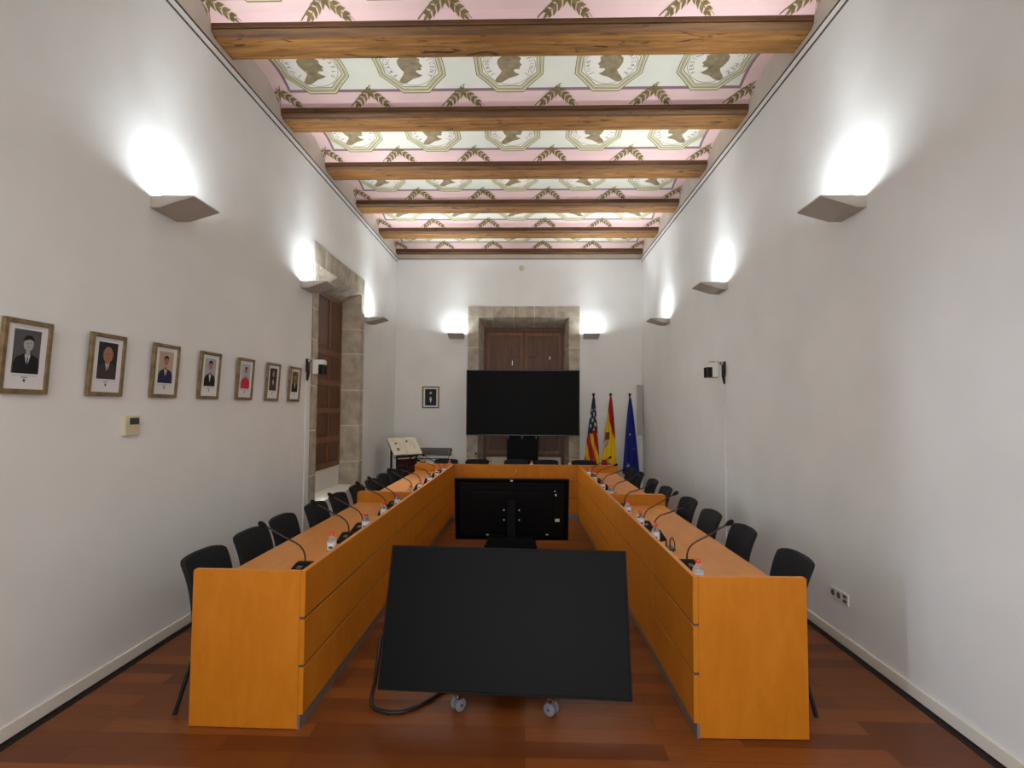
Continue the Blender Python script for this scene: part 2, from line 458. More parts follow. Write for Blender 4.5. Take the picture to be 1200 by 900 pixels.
# ------------------------------------------------------------------ stone framed windows
def portal(name, loc, rz, xo, xi, xd, z0, zi, zo, zd, D, jz, lx, label):
    W = bpy.data.objects.new(name, None); COL.objects.link(W); W.location = loc; W.rotation_euler = (0, 0, rz); struct(W, label)
    g = .009; F = -.012
    b = nb('stone')
    zs = [z0]+jz+[zi]
    for side in (0, 1):
        s = 1 if side == 0 else -1
        def poly(e): return [(xo[side], F+e), (xi[side]-s*e, F+e), (xd[side]-s*e, D), (xo[side], D)]
        for a, c in zip(zs, zs[1:]): b.use('stone').prism(poly(0), 2, a+g, c-g, .004)
        b.use('mortar').prism(poly(.005), 2, z0, zi)
    xs = [xo[0]]+lx+[xo[1]]
    prof = [(F, zo), (F, zi), (D, zd), (D, zo)]
    for a, c in zip(xs, xs[1:]): b.use('stone').prism(prof, 0, a+g, c-g, .004)
    b.use('mortar').prism([(F+.005, zo-.004), (F+.005, zi+.004), (D, zd+.004), (D, zo-.004)], 0, xo[0], xo[1])
    b.build('stone_surround', W)
    nb('lime').prism([(F, z0-.05), (F, z0), (F+.02, z0+.006), (D+.05, z0+.03), (D+.05, z0-.05)], 0, xd[0]-.05, xd[1]+.05).build('sill', W)
    return W

def leaf(parent, x0, x1, z0, z1, y, cols, rails, m='walnut', holes=(), name='shutter_leaf'):
    """panelled wooden leaf: face at y, thickness .045; rails = z positions between panels"""
    b = nb('walnut_hi' if m == 'walnut' else m); st = .055
    cw = (x1-x0)/cols
    for c in range(cols+1):
        xc = x0+cw*c; a = xc if c == 0 else xc-st/2; e = xc if c == cols else xc+st/2
        if c == 0: e = xc+st
        if c == cols: a = xc-st
        b.box(a, e, y, y+.045, z0, z1, .004)
    zz = [z0]+rails+[z1]
    for i, z in enumerate(zz):
        a = z if i == 0 else z-.04; e = z if i == len(zz)-1 else z+.04
        if i == 0: e = z+.08
        if i == len(zz)-1: a = z-.08
        b.box(x0+.01, x1-.01, y+.002, y+.043, a, e, .004)
    b.use('walnut')
    for c in range(cols):
        for a, e in zip(zz, zz[1:]):
            X0, X1, Z0, Z1 = x0+cw*c+.03, x0+cw*(c+1)-.03, a+.03, e-.03
            hs = [h for h in holes if X0 < h[0] < X1 and Z0 < h[1] < Z1]
            if not hs: b.box(X0, X1, y+.018, y+.034, Z0, Z1)
            else:
                hx, hz, hh = hs[0]
                b.box(X0, hx-.006, y+.018, y+.034, Z0, Z1); b.box(hx+.006, X1, y+.018, y+.034, Z0, Z1)
                b.box(hx-.006, hx+.006, y+.018, y+.034, Z0, hz-hh); b.box(hx-.006, hx+.006, y+.018, y+.034, hz+hh, Z1)
            b.box(X0+.06, X1-.06, y+.010, y+.02, Z0+.06, Z1-.06, .006)  if not hs else None
    return b.build(name, parent)

W1 = portal('window_1', (XL, 0, 0), PI/2, (6.59, 8.70), (6.775, 8.53), (6.87, 8.44), .5, 3.6, 3.87, 3.44, .285,
            [.885, 1.46, 2.03, 2.62, 3.02], [7.0, 7.42, 7.85, 8.28], 'tall stone-framed window in the left wall with brown panelled shutter')
nb('lime').box(6.87, 8.44, .285, .30, .5, .84).build('apron', W1)
leaf(W1, 7.40, 8.43, .84, 3.45, .262, 2, [1.27, 1.70, 2.12, 2.57])
fr = nb('walnut').box(6.86, 6.92, .27, .31, .84, 3.45).box(6.92, 7.40, .27, .31, .84, .90).box(6.92, 7.40, .27, .31, 3.39, 3.45).box(7.34, 7.40, .27, .31, .90, 3.39).box(6.92, 7.34, .28, .30, 2.55, 2.6).build('casement_frame', W1)
nb('glass').box(6.92, 7.34, .286, .292, .9, 3.39).build('pane', fr)

W2 = portal('window_2', (0, YB, 0), 0, (-1.215, 1.10), (-.99, .88), (-.905, .80), .45, 3.63, 3.86, 3.48, .42,
            [.72, 1.25, 1.9, 2.45, 3.0], [-.71, -.27, .165, .60], 'stone-framed window in the back wall with closed brown shutters')
nb('lime').box(-.905, .80, .42, .44, .45, .745).build('apron', W2)
b = nb('walnut').box(-.90, .80, .385, .44, 3.38, 3.48, .006).box(-.96, -.84, .40, .46, .5, 3.5, .006).box(.74, .86, .40, .46, .5, 3.5, .006).box(-.96, .86, .425, .46, 3.36, 3.55).box(-.90, .80, .385, .44, .72, .78, .006).box(-.075, -.035, .37, .44, .78, 3.38, .006)
b.build('window_frame', W2)
L1 = leaf(W2, -.84, -.075, .78, 3.38, .40, 1, [1.5, 2.35], holes=[(-.30, 2.72, .05)])
L2 = leaf(W2, -.035, .74, .78, 3.38, .40, 1, [1.5, 2.35], holes=[(.50, 2.83, .035)])
for xa, L_ in ((-.33, L1), (.06, L2)): nb('walnut').box(xa, xa+.17, .395, .42, 2.84, 3.02, .006).build('hatch', L_)

# ------------------------------------------------------------------ wall sconces
def make_sconce():
    r = thing('wall_sconce', '', 'wall lamp')
    # local: wall at x=0, light body towards +x, z=0 at the lower rear edge
    b = nb('sconce'); t = .006; h = .085; d = .325; hw = .158; hn = .150
    # bracket box near the wall (slightly narrower) : two side cheeks, bottom, back
    for s in (-1, 1):
        y0_, y1_ = (s*hn-t, s*hn) if s > 0 else (s*hn, s*hn+t)
        b.prism([(0, 0), (.09, 0), (.09, h), (0, h)], 1, y0_, y1_)
        y0_, y1_ = (s*hw-t, s*hw) if s > 0 else (s*hw, s*hw+t)
        b.prism([(.085, .0), (d, h-.014), (d, h-.004), (.085, h+.002)], 1, y0_, y1_)
    b.box(0, .09, -hn, hn, 0, t); b.box(0, t, -hn, hn, 0, h)
    b.prism([(.085, 0), (d, h-.014), (d, h-.006), (.085, t)], 1, -hw, hw)
    b.box(d-.004, d, -hw, hw, h-.014, h-.003)
    b.build('shade', r)
    nb('white_plastic').box(.03, .16, -.10, .10, .022, .030, .003).build('reflector', r)
    return r
sc = make_sconce(); index_kids()
SC = []
for y, w_ in ((3.83, 'left wall lamp nearest the camera, above the second portrait'), (6.38, 'left wall lamp beside the near edge of the stone window'), (8.92, 'left wall lamp beyond the stone window, near the back corner')):
    SC.append(((XL, y, 3.187), 0, 'white wedge uplight on the '+w_ if w_ else 'white wedge uplight on the left wall behind the camera'))
for y, w_ in ((3.86, 'right wall lamp nearest the camera'), (6.42, 'middle lamp of the three in view on the right wall'), (8.94, 'right wall lamp farthest from the camera')):
    SC.append(((XR, y, 3.18), PI, 'white wedge uplight, '+w_ if w_ else 'white wedge uplight on the right wall behind the camera'))
SC.append(((-1.435, YB, 3.18), -PI/2, 'white wedge uplight on the back wall, left of the stone window'))
SC.append(((1.315, YB, 3.18), -PI/2, 'white wedge uplight on the back wall, right of the stone window'))
KS = 1.0
for i, (loc, rz, lb) in enumerate(SC):
    o = sc if i == 0 else dup(sc)
    place(o, loc, rz, lb, 'wedge wall uplights'); o['category'] = 'wall lamp'
    dv = Vector((math.cos(rz), math.sin(rz), 0)); back = loc[1] > YB-.01
    # one linear lamp: broad glow on the wall plus the part its reflector throws at the ceiling
    for nm_, e_, sp_, tilt_, d_, w_ in (('uplight_glow', 5 if back else 8, 178, 0, .19, .08), ('uplight_beam', 12, 92, 30, .17, .05)):
        l = bpy.data.lights.new(nm_, 'AREA'); l.shape = 'RECTANGLE'; l.size = w_; l.size_y = .22
        l.energy = e_*KS; l.color = (.87, .95, 1.0); l.spread = math.radians(sp_)
        lo = bpy.data.objects.new(nm_, l); COL.objects.link(lo)
        lo.location = Vector(loc)+dv*d_+Vector((0, 0, .070 if tilt_ == 0 else .088)); lo.rotation_euler = (Matrix.Rotation(rz, 3, 'Z') @ Matrix.Rotation(math.radians(tilt_), 3, 'Y') @ Matrix.Rotation(PI, 3, 'X')).to_euler()

# ------------------------------------------------------------------ desks
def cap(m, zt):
    m.use('maple_top')  # lighter maple on the upper faces paints in light from above
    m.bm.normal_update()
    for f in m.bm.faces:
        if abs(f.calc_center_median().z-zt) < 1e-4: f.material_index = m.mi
def desk(label, loc, rz, s, y0, y1, near=True, far=True, depth=.635, joints=()):
    """s=-1: seats on local -x side, s=+1: on +x. inner face at x=0, runs along +y"""
    r = thing('council_desk', label, 'desk', loc, rz)
    X = lambda a: s*a
    def bx(mb, a0, a1, b0, b1, z0, z1, bev=.0015): mb.box(min(X(a0), X(a1)), max(X(a0), X(a1)), b0, b1, z0, z1, bev)
    zt = .853
    for k, on in enumerate((near, far)):
        if not on: continue
        e0 = y0 if k == 0 else y1-.028
        m = nb('maple'); c = []
        # end panel outline with a rounded outer top corner
        rr = .010 if k == 0 and y0 == 0 else .022
        pts = [(.030, .004), (depth, .004), (depth, zt-rr), (depth-rr*.3, zt-rr*.3), (depth-rr, zt), (.030, zt)]
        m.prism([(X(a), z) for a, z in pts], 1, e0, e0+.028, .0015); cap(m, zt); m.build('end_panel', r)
    ys = [y0]+list(joints)+[y1]
    for (z0, z1) in ((.603, zt), (.346, .591), (.080, .334)):
        m = nb('maple')
        for a, c in zip(ys, ys[1:]): bx(m, 0, .030, a+.0006, c-.0006, z0, z1, .002)
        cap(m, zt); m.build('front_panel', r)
    for z0, z1 in ((.591, .603), (.334, .346)):
        m = nb('alu'); bx(m, .005, .029, y0-.0005, y1, z0, z1, 0); m.build('metal_strip', r)
    m = nb('kick'); bx(m, .016, .034, y0+.001, y1, 0, .080, .001); m.build('kick_plate', r)
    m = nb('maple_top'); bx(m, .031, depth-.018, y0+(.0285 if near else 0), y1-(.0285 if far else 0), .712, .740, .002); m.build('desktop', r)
    for yy in (y0+.05, y1-.06):
        m = nb('maple'); bx(m, .032, .22, yy, yy+.02, .004, .711, 0); m.build('support_panel', r)
    return r
RL, RR = -.0125, .0146
desk('maple council desk on the left side, the half nearer the camera', (-1.21, 2.93, 0), RL, -1, 0, 2.775, joints=(1.5,))
desk('maple council desk on the left side, the half farther from the camera', (-1.21, 2.93, 0), RL, -1, 2.778, 5.56)
desk('maple council desk on the right side, the half nearer the camera', (.905, 2.93, 0), RR, 1, 0, 2.765, depth=.612, joints=(.78,))
desk('maple council desk on the right side, the half farther from the camera', (.905, 2.93, 0), RR, 1, 2.768, 5.56, depth=.612)
desk('maple desk closing the far end of the horseshoe, left half', (-1.76, 8.50, 0), -PI/2, -1, 0, 1.604, far=False)
desk('maple desk closing the far end of the horseshoe, right half', (-1.76, 8.50, 0), -PI/2, -1, 1.606, 3.19, near=False)
def lx(y): return -1.21+math.sin(.0125)*(y-2.93)      # inner faces at depth y
def rx(y): return .905-math.sin(.0146)*(y-2.93)

# ------------------------------------------------------------------ chairs
def make_chair():
    r = thing('conference_chair', '', 'chair')
    # faces +x, origin on the floor under the seat
    m = nb('chair_fabric')
    def back(u, v, off):
        w2 = .200+.012*v
        z = .50+v*.352
        if v > .86: w2 -= .026*((v-.86)/.14)**2.6
        y = (u*2-1)*w2
        x = -.170-.035*v-.055*v**3-.022*(1-(2*u-1)**2)
        return (x-off, y, z-(.012*(2*u-1)**4 if v > .95 else 0))
    g1 = m.grid(lambda u, v: back(u, v, 0), 14, 12); g2 = m.grid(lambda u, v: back(u, v, .032), 14, 12)
    for a in range(14):
        m._f([g1[a][0], g1[a+1][0], g2[a+1][0], g2[a][0]]); m._f([g1[a][12], g1[a+1][12], g2[a+1][12], g2[a][12]])
    for a in range(12):
        m._f([g1[0][a], g1[0][a+1], g2[0][a+1], g2[0][a]]); m._f([g1[14][a], g1[14][a+1], g2[14][a+1], g2[14][a]])
    m.build('backrest', r, 50)
    nb('chair_fabric').box(-.19, .21, -.215, .215, .425, .475, .02, seg=3).build('seat', r, 40)
    nb('chair_shell').box(-.18, .19, -.20, .20, .405, .426, .006).build('seat_pan', r)
    for s in (-1, 1):
        nb('chair_metal').tube([(.17, s*.19, .41), (.20, s*.215, .2), (.23, s*.235, .0)], .012).build('leg', r, 40)
        nb('chair_metal').tube([(-.15, s*.19, .41), (-.20, s*.232, .2), (-.245, s*.262, .0)], .012).build('leg', r, 40)
        nb('chair_metal').tube([(-.14, s*.14, .41), (-.205, s*.14, .46), (-.215, s*.14, .54), (-.235, s*.14, .66)], .010).build('back_support', r, 40)
    return r
ch = make_chair(); index_kids(); first = [True]
def put_chair(x, y, rz, lb, grp):
    o = ch if first[0] else dup(ch); first[0] = False
    place(o, (x, y, 0), rz, lb, grp)
o10 = ['first', 'second', 'third', 'fourth', 'fifth', 'sixth', 'seventh', 'eighth', 'ninth', 'tenth']
LCH = [(3.31, -2.02), (3.87, -2.02), (4.40, -2.03), (4.98, -1.99), (5.53, -1.975), (6.12, -1.965), (6.65, -1.95), (7.18, -1.955), (7.70, -1.955), (8.22, -1.94)]
RCH = [(3.43, 1.705), (4.19, 1.695), (4.80, 1.66), (5.46, 1.665), (6.23, 1.635), (6.89, 1.64), (7.65, 1.63), (8.22, 1.63)]
for i, (y, x) in enumerate(LCH): put_chair(x+.27, y, random.uniform(-.03, .03), 'black chair behind the left desk, %s from its near end' % o10[i], 'black chairs behind the left desk')
for i, (y, x) in enumerate(RCH): put_chair(x-.27, y, PI+random.uniform(-.03, .03), 'black chair behind the right desk, %s from its near end' % o10[i], 'black chairs behind the right desk')
for i, x in enumerate((-1.40, -.85, -.17, .36, 1.005)): put_chair(x, 9.34-.27, -PI/2, 'black chair behind the far desk, %s from the left' % o10[i], 'black chairs behind the far desk')

# ------------------------------------------------------------------ microphones
def make_mic(h, out, q=1):
    r = thing('gooseneck_microphone', '', 'microphone')
    # local +x = towards the speaker, the wedge base reaches towards -y (q=1) or +y (q=-1)
    m = nb('black_matt'); prof = [(-.17, 0), (.035, 0), (.038, .03), (.02, .048), (-.03, .048), (-.17, .016)]
    m.prism([(a*q, z) for a, z in prof], 0, -.05, .05, .003); m.build('base', r)
    nb('steel').box(-.014, .014, min(-.10*q, -.065*q), max(-.10*q, -.065*q), .028, .042).build('button', r)
    pts = []
    ctl = [(0, .045), (.002, .085), (.012, .118), (.034, .146), (.062, .166), (out*.5, .166+(h-.12)*.30), (out*.75, .166+(h-.12)*.65), (out, .045+h)]
    for x, z in ctl: pts.append((x, -.02*q*x/out, z))
    nb('neck').tube(pts, .0055, 8).build('gooseneck', r, 60)
    e = Vector(pts[-1]); d = (e-Vector(pts[-2])).normalized()
    hd = [e+d*q for q in (-.012, 0, .012, .03, .044, .050)]
    nb('black_matt').tube(hd, [.007, .010, .0155, .0165, .012, .003], 12).build('foam_head', r, 60)
    return r
mA, mB, mC, mD = make_mic(.235, .25), make_mic(.185, .245), make_mic(.225, .25, -1), make_mic(.18, .25, -1); index_kids(); usedm = {}
def put_mic(src, x, y, rz, lb, g):
    o = dup(src) if src.name in usedm else src; usedm[src.name] = 1
    place(o, (x, y, .740), rz, lb, g)
LM = [(3.33, 'A', 0), (4.12, 'A', .05), (4.45, 'A', 0), (5.16, 'A', .1), (5.50, 'A', -.05), (6.28, 'A', .1), (6.75, 'B', 0), (7.28, 'B', .1), (7.86, 'B', 0), (8.20, 'A', 0)]
RM = [(3.49, 'A', 0), (4.33, 'B', .06), (4.66, 'A', 0), (5.50, 'B', -.05), (6.16, 'B', .05), (6.86, 'B', 0), (7.44, 'B', 0), (7.94, 'A', 0)]
for i, (y, v, a) in enumerate(LM):
    put_mic(mC if v == 'A' else mD, lx(y)-.175, y, PI+a, 'black gooseneck microphone on the left desk, %s from the near end' % o10[i], 'gooseneck microphones')
for i, (y, v, a) in enumerate(RM):
    put_mic(mA if v == 'A' else mB, rx(y)+.145, y, a, 'black gooseneck microphone on the right desk, %s from the near end' % o10[i], 'gooseneck microphones')
put_mic(mA, -1.30, 8.78, PI/2, 'black gooseneck microphone on the far desk, in front of the wall grille', 'gooseneck microphones')
put_mic(mB, -.82, 8.78, PI/2+.2, 'black gooseneck microphone on the far desk, in front of the stone jamb', 'gooseneck microphones')

# ------------------------------------------------------------------ water bottles
def make_bottle():
    r = thing('water_bottle', '', 'bottle')
    nb('pet').lathe([(.020, .0), (.028, .004), (.030, .012), (.028, .03), (.030, .045), (.030, .10), (.028, .115), (.020, .132), (.013, .142), (.0125, .150)], 20).build('bottle_body', r, 50)
    m = nb('label').lathe([(.0307, .052), (.0307, .100)], 24); m.use('label_print').box(-.0315, -.0305, -.012, .014, .062, .078).box(.0305, .0315, -.012, .014, .062, .078).box(-.012, .014, -.0315, -.0305, .062, .078)
    m.build('label', r, 50)
    nb('cap').lathe([(.0135, .147), (.0150, .149), (.0150, .166), (.0135, .168)], 18).build('cap', r, 50)
    return r
bt = make_bottle(); index_kids(); fb = [True]
def put_bottle(x, y, z, lb):
    o = bt if fb[0] else dup(bt); fb[0] = False
    place(o, (x, y, z), random.uniform(-.4, .4), lb, 'small water bottles')
for i, y in enumerate((3.61, 4.25, 4.76, 5.24, 5.80, 6.30, 6.89, 7.40, 7.98)):
    put_bottle(lx(y)-.085-(.03 if i == 0 else 0), y, .7405, 'small red-capped water bottle on the left desk, %s from the near end' % o10[i])
for i, y in enumerate((3.07, 4.0, 4.485, 4.99, 5.92, 6.46, 7.13, 7.68)):
    put_bottle(rx(y)+.075, y, .7405, 'small red-capped water bottle on the right desk, %s from the near end' % o10[i])
for i, x in enumerate((-1.235, -.575, .095, .712)):
    put_bottle(x, 8.60, .7405, 'small red-capped water bottle on the far desk, %s from the left' % o10[i])

# loose conference unit with its cable, right desk
t = thing('desk_socket_unit', 'small green-grey socket plate with a looped black cable on the right desk', 'socket', (1.03, 3.93, .74))
nb('lcd').box(-.05, .05, -.05, .05, 0, .012, .003).build('plate', t)
nb('black').tube([(.0, .02, .012), (.01, .05, .05), (.0, .12, .03), (-.0, .18, .012)], .005).build('cable', t, 60)
nb('black').tube([(.03, .03, .012), (.03, .03, .06), (.038, .0, .085), (.046, -.03, .06), (.045, -.045, .02), (.02, -.09, .004)], .004).build('cable_loop', t, 60)

# ------------------------------------------------------------------ floor displays
def floor_screen(label, loc, rz, zb, zt, run, group=None):
    r = thing('mobile_display', label, 'screen', loc, rz)
    # local: glass faces -y; bottom edge at (y=-run/2, zb), top at (y=+run/2, zt)
    L = math.hypot(run, zt-zb); ang = math.atan2(run, zt-zb)
    R4 = Matrix.Translation((0, -run/2, zb)) @ Matrix.Rotation(-ang, 4, 'X')
    hw = .715
    def bx(m, a): return m
    b = nb('trolley'); t = .012
    for q in ((-hw, -hw+t, 0, L), (hw-t, hw, 0, L), (-hw+t, hw-t, 0, t), (-hw+t, hw-t, L-t, L)):
        b.box(q[0], q[1], 0, .045, q[2], q[3], .002, R4)
    b.build('bezel', r)
    nb('screen').box(-hw+t, hw-t, .004, .04, t, L-t, 0, R4).build('display_panel', r)
    b = nb('black_matt').box(-hw+.06, hw-.06, .041, .065, .06, L-.05, .006, R4)
    b.box(-.52, .52, .062, .088, .12, L-.16, .008, R4)
    b.box(-.60, .60, .060, .074, L-.115, L-.10, .002, R4); b.box(-.45, .45, .085, .093, L*.52, L*.52+.008, 0, R4)
    b.box(-.25, .25, .085, .092, .14, .20, 0, R4)
    b.build('back_cover', r)
    for x, z in ((-.095, .29), (.095, .29), (-.095, .42), (.095, .42)):
        b = nb('white_plastic').lathe([(.011, 0), (.011, .006)], 10, axis='y')
        bmesh.ops.transform(b.bm, matrix=R4 @ Matrix.Translation((x, .089, z)), verts=b.bm.verts[:]); b.build('mounting_bolt', r)
    b = nb('white_plastic').box(-.60, -.545, .0651, .0665, .26, .30, 0, R4).box(-.56, -.54, .0651, .0665, .60, .625, 0, R4).box(-.545, -.53, .0651, .0665, .655, .67, 0, R4).box(-.015, .015, .046, .048, L-.03, L-.01, 0, R4)
    b.box(.29, .32, .0651, .067, .07, .085, 0, R4).box(-.46, -.43, .0651, .067, .08, .095, 0, R4)
    b.build('sticker', r)
    # trolley
    b = nb('trolley')
    b.box(-.31, .31, -.02, .02, .105, .14, .006)                    # front cross bar
    for x in (-.28, .28): b.box(x-.02, x+.02, -.0, .44, .105, .135, .004)
    b.box(-.31, .31, .41, .45, .105, .14, .006); b.box(-.10, .10, .0, .43, .108, .13, .004)
    b.prism([(.16, .13), (.21, .13), (.17, .62), (.13, .62)], 0, -.05, .05)
    b.prism([(-.31, .10), (.31, .10), (.27, .205), (-.27, .205)], 1, .40, .44, .004)
    b.build('trolley_frame', r)
    for cx, cy in ((-.27, .0), (.27, .0), (-.27, .43), (.27, .43)):
        a = 1 if cx < 0 else -1
        TC = Matrix.Translation((cx, cy, 0)) @ Matrix.Rotation(math.radians(-42 if cx < 0 else 58), 4, 'Z') @ Matrix.Translation((-cx, -cy, 0))
        c = nb('chrome').box(cx-.022, cx+.022, cy-.022, cy+.022, .096, .104, .002).lathe([(.009, .085), (.009, .10)], 10, org=(cx, cy, 0))
        c.prism([(cy-.018, .092), (cy+.022, .092), (cy+.012, .03), (cy-.012, .03)], 0, cx-.016, cx+.016, .002)
        c.box(cx+.005*a, cx+.035*a, cy-.02, cy+.0, .075, .083) if a > 0 else c.box(cx-.035, cx-.005, cy-.02, cy, .075, .083)
        bmesh.ops.transform(c.bm, matrix=TC, verts=c.bm.verts[:]); co = c.build('caster', r)
        wv = nb('caster')
        for sx in (-.030, .016): wv.lathe([(.026, 0), (.036, .003), (.036, .011), (.026, .014)], 22, org=(cx+sx, cy, .0365), axis='x')
        wv.use('chrome').lathe([(.008, 0), (.008, .066)], 10, org=(cx-.033, cy, .0365), axis='x')
        bmesh.ops.transform(wv.bm, matrix=TC, verts=wv.bm.verts[:]); wv.build('wheel', co, 40)
    return r
floor_screen('large black display tilted back on a wheeled trolley, in front, facing the camera', (-.117, 3.145, 0), math.radians(-2.8), .155, .905, .245)
floor_screen('black display seen from behind inside the horseshoe, low on its trolley', (-.175, 6.75, 0), PI, .095, .882, .17)
# power cable looping beside the front display
tag(nb('black').tube([(-.50, 3.38, .45), (-.72, 3.35, .46), (-.84, 3.27, .44), (-.862, 3.20, .38), (-.866, 3.17, .28), (-.878, 3.16, .15), (-.900, 3.17, .06), (-.895, 3.15, .02), (-.86, 3.12, .012), (-.78, 3.09, .012), (-.70, 3.10, .012), (-.62, 3.16, .012), (-.55, 3.26, .012), (-.45, 3.40, .012), (-.33, 3.50, .05), (-.22, 3.52, .10)], .011, 10).build('power_cable', None, 60),
    'thick black cable looping beside the left edge of the front display', 'cable')

# big display on its stand in front of the back window
t = thing('presentation_display', 'very large black screen on a stand in front of the back window', 'screen', (-.065, 10.47, 0))
b = nb('black_gloss'); X2, Z0, Z1 = 1.117, 1.215, 2.505
for q in ((-X2, -X2+.014, Z0, Z1), (X2-.014, X2, Z0, Z1), (-X2+.014, X2-.014, Z0, Z0+.014), (-X2+.014, X2-.014, Z1-.014, Z1)): b.box(q[0], q[1], -.03, .03, q[2], q[3], .002)
b.build('bezel', t)
nb('screen_far').box(-X2+.014, X2-.014, -.026, .028, Z0+.014, Z1-.014).build('display_panel', t)
nb('black_matt').box(-.9, .9, .03, .06, 1.35, 2.37, .01).build('back_cover', t)
b = nb('black_matt').box(-.31, .31, .04, .10, .04, 1.45, .004).box(-.12, .12, .06, .12, 1.3, 2.1, .004)
b.box(-.42, .42, -.20, .30, 0, .04, .01); b.build('stand', t)
b = nb('steel')
for x in (-.285, -.01, .265): b.box(x-.008, x+.008, -.02, .03, 1.15, 1.213, .002)
b.build('bracket', t)

# ------------------------------------------------------------------ portraits
def ell(cx, cz, rx_, rz_, n=18, a0=0, a1=2*PI):
    return [(cx+rx_*math.cos(a0+(a1-a0)*k/(n-(1 if a1-a0 < 6 else 0))), cz+rz_*math.sin(a0+(a1-a0)*k/(n-(1 if a1-a0 < 6 else 0)))) for k in range(n)]
def portrait(name, label, loc, rz, W, H, fw, spec, tilt=0, group=None, photo=(.155, .235, .028), frame='frame', crest=True):
    """local: wall at y=0, viewer on -y side, x to the right, z=0 bottom"""
    r = thing(name, label, 'picture', loc, rz, group); r.rotation_euler = (0, 0, rz)
    T = Matrix.Translation((0, -.001, 0)) @ Matrix.Rotation(tilt, 4, 'X')
    b = nb(frame); th = .024
    for q in ((-W/2, -W/2+fw, 0, H), (W/2-fw, W/2, 0, H), (-W/2+fw, W/2-fw, 0, fw), (-W/2+fw, W/2-fw, H-fw, H)): b.box(q[0], q[1], -th, 0, q[2], q[3], .003, T)
    b.build('frame', r)
    b = nb('paper').box(-W/2+fw, W/2-fw, -th*.6, -.002, fw, H-fw, 0, T)
    if crest:
        pz = H-fw-photo[2]-photo[1]
        b.use('ink').box(-.07, .07, -th*.6-.0006, -th*.6, pz-.012, pz-.0105, 0, T).box(-.018, .018, -th*.6-.0006, -th*.6, pz-.022, pz-.018, 0, T)
        b.box(-.006, .006, -th*.6-.0006, -th*.6, pz-.045, pz-.028, 0, T).box(-.075, .075, -th*.6-.0006, -th*.6, H-fw-.015, H-fw-.0138, 0, T)
    b.build('mat_board', r)
    pw, ph, pt = photo; zb = H-fw-pt-ph; y0 = -th*.6
    b = MB(); y = y0
    def pl(pts, m, lay):
        b.use(m)
        xs = [(max(-pw/2, min(pw/2, x*pw)), zb+max(0, min(1, z))*ph) for x, z in pts]
        vs = [b.bm.verts.new(T @ Vector((x, y-.0004*lay, z))) for x, z in xs]
        b._f(vs)
    pl([(-.5, 0), (.5, 0), (.5, 1), (-.5, 1)], spec['bg'], 1)
    hs = spec.get('s', 1); cx = spec.get('cx', 0); hz = spec.get('hz', .66)
    sh = .46*hs
    sh = .5
    pl([(cx-sh, 0), (cx+sh, 0), (cx+sh, .24), (cx+sh*.8, .37), (cx+.12*hs, .46), (cx-.12*hs, .46), (cx-sh*.8, .37), (cx-sh, .24)], spec['suit'], 2)
    pl([(cx-.11, .44), (cx, .14), (cx+.11, .44)], spec.get('shirt', 'shirt'), 3)
    if spec.get('tie'): pl([(cx-.022, .38), (cx-.03, .17), (cx, .14), (cx+.03, .17), (cx+.022, .38)], spec['tie'], 4)
    sk = spec.get('skin', 'skin')
    pl([(cx-.07, .40), (cx+.07, .40), (cx+.075, .52), (cx-.075, .52)], sk, 4)
    fx = .19*hs; fz = .165*hs
    pl(ell(cx, hz, fx, fz), sk, 5)
    if spec.get('hair'):
        pl([(cx-1.06*fx, hz), (cx-1.03*fx, hz+.7*fz), (cx-.55*fx, hz+1.17*fz), (cx+.5*fx, hz+1.2*fz), (cx+1.03*fx, hz+.72*fz), (cx+1.06*fx, hz), (cx+.85*fx, hz+.5*fz), (cx+.1*fx, hz+.66*fz), (cx-.85*fx, hz+.42*fz)], spec['hair'], 6)
    else: pl([(cx-1.05*fx, hz-.1*fz), (cx-1.05*fx, hz+.4*fz), (cx-.9*fx, hz+.4*fz), (cx-.92*fx, hz-.1*fz)], 'hair_grey', 6); pl([(cx+1.05*fx, hz-.1*fz), (cx+1.05*fx, hz+.4*fz), (cx+.9*fx, hz+.4*fz), (cx+.92*fx, hz-.1*fz)], 'hair_grey', 6)
    for q in (-1, 1): pl(ell(cx+.055*q*hs, hz+.015, .022*hs, .010*hs, 8), 'hair_dark', 6)
    pl([(cx-.04*hs, hz-.075*hs), (cx+.04*hs, hz-.075*hs), (cx+.03*hs, hz-.062*hs), (cx-.03*hs, hz-.062*hs)], 'bg_dark', 6)
    b.build('photograph', r)
    return r
SPECS = [
 (2.765, dict(bg='bg_grey', suit='suit_black', skin='skin_grey', hair='hair_dark', tie='suit_black', cx=.04, hz=.68), 'framed black-and-white portrait of a man in a dark suit, nearest the camera'),
 (3.315, dict(bg='bg_green', suit='suit_brown', hair=None, tie='suit_black', s=1.35, hz=.66), 'framed portrait of a balding man in a brown-grey suit, second from the camera'),
 (3.865, dict(bg='bg_beige', suit='suit_navy', hair='hair_dark', tie='suit_navy', s=.85, hz=.70), 'framed portrait of a dark-haired man in navy on beige, third from the camera'),
 (4.419, dict(bg='bg_light', suit='suit_black', hair='hair_dark', s=.95, hz=.74), 'framed portrait of a man in black on light grey, fourth from the camera'),
 (4.989, dict(bg='bg_light', suit='suit_red', shirt='suit_red', hair='hair_dark', s=.75, hz=.74), 'framed portrait of a person in a red jacket, fifth from the camera'),
 (5.542, dict(bg='bg_dark', suit='suit_brown', hair='hair_grey', tie='suit_black', s=.9, hz=.74), 'framed portrait of a man in a suit on a dark background, sixth from the camera'),
 (6.071, dict(bg='bg_olive', suit='suit_black', hair='hair_dark', s=.85, hz=.74), 'framed portrait of a man in black on olive, beside the wall camera')]
